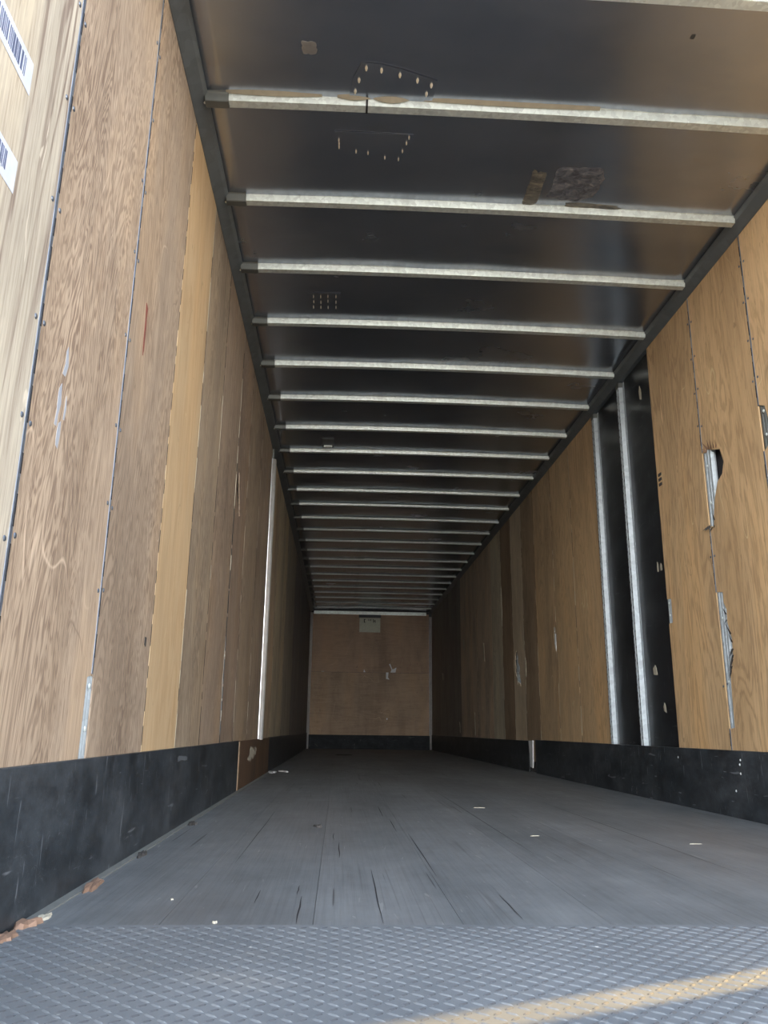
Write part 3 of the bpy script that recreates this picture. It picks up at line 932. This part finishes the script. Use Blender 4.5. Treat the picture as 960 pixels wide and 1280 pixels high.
# scraped tar patch on the roof
def blob_patch(name, label, cx, cy, a, b, mat, seed, th=.006, z=0):
    bm = bmesh.new()
    R_, A_ = 8, 36
    rows = []
    for i in range(1, R_ + 1):
        row = []
        for k in range(A_):
            t_ = 2 * math.pi * k / A_
            sq = 1 / max(abs(math.cos(t_)), abs(math.sin(t_))) ** .75
            rr = (i / R_) * sq * (1 + .22 * noise.noise(Vector((math.cos(t_) * 2.2, math.sin(t_) * 2.2, seed))) + (.07 * noise.noise(Vector((math.cos(t_) * 9, math.sin(t_) * 9, seed)))))
            x_, y_ = cx + a * rr * math.cos(t_), cy + b * rr * math.sin(t_)
            h = (th * (.55 + .9 * noise.noise(Vector((x_ * 28, y_ * 28, seed)))) if i < R_ else -.001)
            row.append(bm.verts.new((x_, y_, CZ(x_) - .001 - z - max(h, -.001))))
        rows.append(row)
    c0 = bm.verts.new((cx, cy, CZ(cx) - th * .7 - z))
    for k in range(A_):
        j = (k + 1) % A_
        bm.faces.new((c0, rows[0][k], rows[0][j]))
        for i in range(R_ - 1):
            bm.faces.new((rows[i][k], rows[i + 1][k], rows[i + 1][j], rows[i][j]))
    o = obj(name, bm, mat)
    recenter(o, (cx, cy, CZ(cx))); tag(o, label, 'patch')
    return o
t = NT('tar_patch')
n = t.noise(t.mapping((22, 30, 8)), 1, 5, .7, .6)
c = t.ramp(n, [(.36, (.05, .056, .07)), (.5, (.11, .12, .145)), (.62, (.19, .195, .21)), (.74, (.45, .42, .35))])
t.set(color=c, rough=.6, metal=0); t.bump(n, .6, .01)
tar_m = t.m
t = NT('adhesive_smear')
n = t.noise(t.mapping((9, 26, 4)), 1, 5, .7, 1.0)
c = t.ramp(n, [(.38, (.09, .09, .09)), (.55, (.20, .19, .16)), (.72, (.42, .38, .28))])
t.set(color=c, rough=.5, metal=.3); t.bump(n, .4, .004)
smear_m = t.m
px, py = ceil_pt(1.615, 2.955)
blob_patch('tar_patch', 'rough dark scraped patch on the roof, between the second and third bows', px, py, .115, .115, tar_m, 3.1)
px, py = ceil_pt(1.44, 3.00)
blob_patch('adhesive_smear', 'yellowish adhesive smear left of the dark scraped roof patch', px, py, .035, .125, smear_m, 5.1, .002)
px, py = ceil_pt(1.73, 3.105)
blob_patch('adhesive_smear', 'yellowish adhesive smear right of and below the dark scraped roof patch', px, py, .13, .022, smear_m, 8.4, .002)
px, py = ceil_pt(.462, 2.30)
blob_patch('scuff_mark', 'pale rubbed spot on the roof sheet near the upper left', px, py, .028, .030, metal('rub', (.42, .41, .40), .5, .8, .1), 2.2, .0015)
px, py = ceil_pt(.479, 6.33)
root = empty('roof_hook', (px, py, CZ(px)))
part('base', bx(px - .05, px + .05, py - .10, py + .10, CZ(px) - .008, CZ(px)), rail_m, root)
part('loop', bx(px - .035, px + .035, py + .05, py + .075, CZ(px) - .022, CZ(px) - .008), galv, root)
tag(root, 'small dark bracket on the roof between the seventh and ninth bows', 'bracket')
px, py = ceil_pt(1.795, 2.165)
blob_patch('roof_dent', 'tiny dark dent in the roof at the upper right', px, py, .008, .010, chip_dark, 4.2, .004)

# ------------------------------------------------------------------ barcode stickers
def sticker(y0, y1, z0, z1, shear, label, seed, bars=(.12, .88, .22, .80)):
    """y grows into the trailer; sheared a little as the label sits askew"""
    root = empty('barcode_sticker', (0, y0, z0))
    def P(u, v, h=0): return (.0006 + h, y0 + (y1 - y0) * u, z0 + (z1 - z0) * v + shear * u)
    def quad(bm, u0, u1, v0, v1, h, d=.0005):
        a = [bm.verts.new(P(u, v, h)) for u, v in ((u0, v0), (u1, v0), (u1, v1), (u0, v1))]
        b = [bm.verts.new(P(u, v, h - d)) for u, v in ((u0, v0), (u1, v0), (u1, v1), (u0, v1))]
        bm.faces.new(a); bm.faces.new(b[::-1])
        for i in range(4):
            j = (i + 1) % 4
            bm.faces.new((a[i], b[i], b[j], a[j]))
    bm = bmesh.new(); quad(bm, 0, 1, 0, 1, .0004)
    part('paper', bm, plain('sticker_paper_%d' % seed, (.62, .65, .72), .5), root)
    bm = bmesh.new()
    r_ = random.Random(seed)
    u0, u1, v0, v1 = bars
    u = u0
    while u < u1:
        w_ = r_.choice((.010, .010, .018, .028))
        quad(bm, u, min(u1, u + w_), v0 - (.0 if r_.random() < .8 else .06), v1, .0009)
        u += w_ + r_.choice((.010, .012, .022))
    part('bars', bm, plain('barcode_ink_%d' % seed, (.10, .12, .20), .6), root)
    tag(root, label, 'sticker', 'barcode stickers on the first left panel')
sticker(1.04, 1.300, 1.545, 1.618, .0, 'white barcode sticker in the top left corner of the photo, the upper of two', 11)
sticker(1.13, 1.297, 1.323, 1.392, .0, 'white barcode sticker at the left edge, the lower of two', 12, (.05, .74, .26, .82))

# ------------------------------------------------------------------ debris on the floor
def chip(name, label, cx, cy, lx, ly, h, rot, mat, seed, cat='debris'):
    bm = bmesh.new()
    n = 15
    top, bot = [], []
    r_ = random.Random(seed)
    for k in range(n):
        a = 2 * math.pi * k / n
        q = 1 + r_.uniform(-.38, .3)
        x_, y_ = lx * q * math.cos(a), ly * q * math.sin(a)
        X, Y_ = x_ * math.cos(rot) - y_ * math.sin(rot), x_ * math.sin(rot) + y_ * math.cos(rot)
        bot.append(bm.verts.new((X, Y_, 0)))
        top.append(bm.verts.new((X * .85, Y_ * .85, h * r_.uniform(.5, 1.1))))
    c_ = bm.verts.new((0, 0, h))
    for k in range(n):
        j = (k + 1) % n
        bm.faces.new((bot[k], bot[j], top[j], top[k])); bm.faces.new((top[k], top[j], c_))
    bm.faces.new(bot[::-1])
    o = obj(name, bm, mat); o.location = (cx, cy, .0)
    tag(o, label, cat)
    return o
Z0 = .0035
chip('wood_chip', 'orange-brown wood chip in the lower left corner beside the kick plate, nearest of three', .032, 1.635, .018, .045, .010, .1, splinter_m, 1)
chip('wood_chip', 'orange-brown wood chip beside the left kick plate at the edge of the tread plate', .033, 1.735, .017, .042, .012, -.2, splinter_m, 2)
chip('wood_chip', 'long reddish wood chip at the foot of the left kick plate, farthest of three', .040, 2.15, .016, .085, .010, .05, splinter_m, 3)
for o in bpy.data.objects:
    pass
chip('floor_chip', 'pale grey crumb by the corner of the tread plate and left kick plate', .042, 1.81, .012, .025, .006, 0, straw_m, 4)
chip('floor_chip', 'dark chip against the left kick plate, beyond the reddish wood chips', .040, 2.64, .013, .055, .009, .1, chip_dark, 5)
chip('floor_chip', 'dark ring-like scrap near the left kick plate, before the brown board', .050, 3.46, .018, .045, .010, .1, chip_dark, 6)
chip('floor_chip', 'white crumbs on the floor below the brown board', .055, 7.45, .04, .14, .012, .1, white_tear, 7)
chip('floor_chip', 'second group of white crumbs beside the ones below the brown board', .14, 7.6, .03, .10, .010, .4, white_tear, 17)
chip('floor_chip', 'small brown leaf scrap on the middle of the floor', .555, 3.40, .018, .03, .008, .5, chip_dark, 8)
chip('floor_chip', 'dark flake far inside near the left of the floor', .75, 12.6, .14, .20, .006, 0, chip_dark, 18)
chip('straw_bit', 'thin pale straw right of the middle of the floor, the nearer of two', 1.373, 3.15, .018, .004, .002, .1, straw_m, 9)
chip('straw_bit', 'thin pale straw on the right side of the floor', 1.90, 2.95, .022, .004, .002, 0, straw_m, 10)
chip('straw_bit', 'thin pale straw farthest back, near the middle of the floor', 1.354, 4.25, .025, .008, .003, -.2, straw_m, 11)
chip('straw_bit', 'tiny pale crumb on the floor near the left front of the boards', .26, 1.99, .004, .005, .003, 0, straw_m, 12)
chip('straw_bit', 'tiny yellowish crumb where the boards meet the tread plate', .39, 1.765, .005, .005, .004, 0, straw_m, 13)

# ------------------------------------------------------------------ added unseen door leaf on the right, narrowing the sun to a stripe
root = empty('sun_blocker_door', (W + .03, 1.15, 0))
bm = bmesh.new()
plate_poly(bm, [(.45, -.05), (1.800, -.05), (1.800, 2.80), (.45, 2.80)], [], lambda p: (W + .005, p[0], p[1]), Vector((.035, 0, 0)))
part('blocker_leaf', bm, plain('blocker_paint', (.42, .40, .37), .5), root)
for zz in (.3, 1.0, 1.8, 2.5):
    part('blocker_hinge', bx(W + .04, W + .055, 1.70, 1.80, zz, zz + .04), galv, root)
tag(root, 'added grey door leaf on the right, unseen, bounding the sun stripe', 'door')
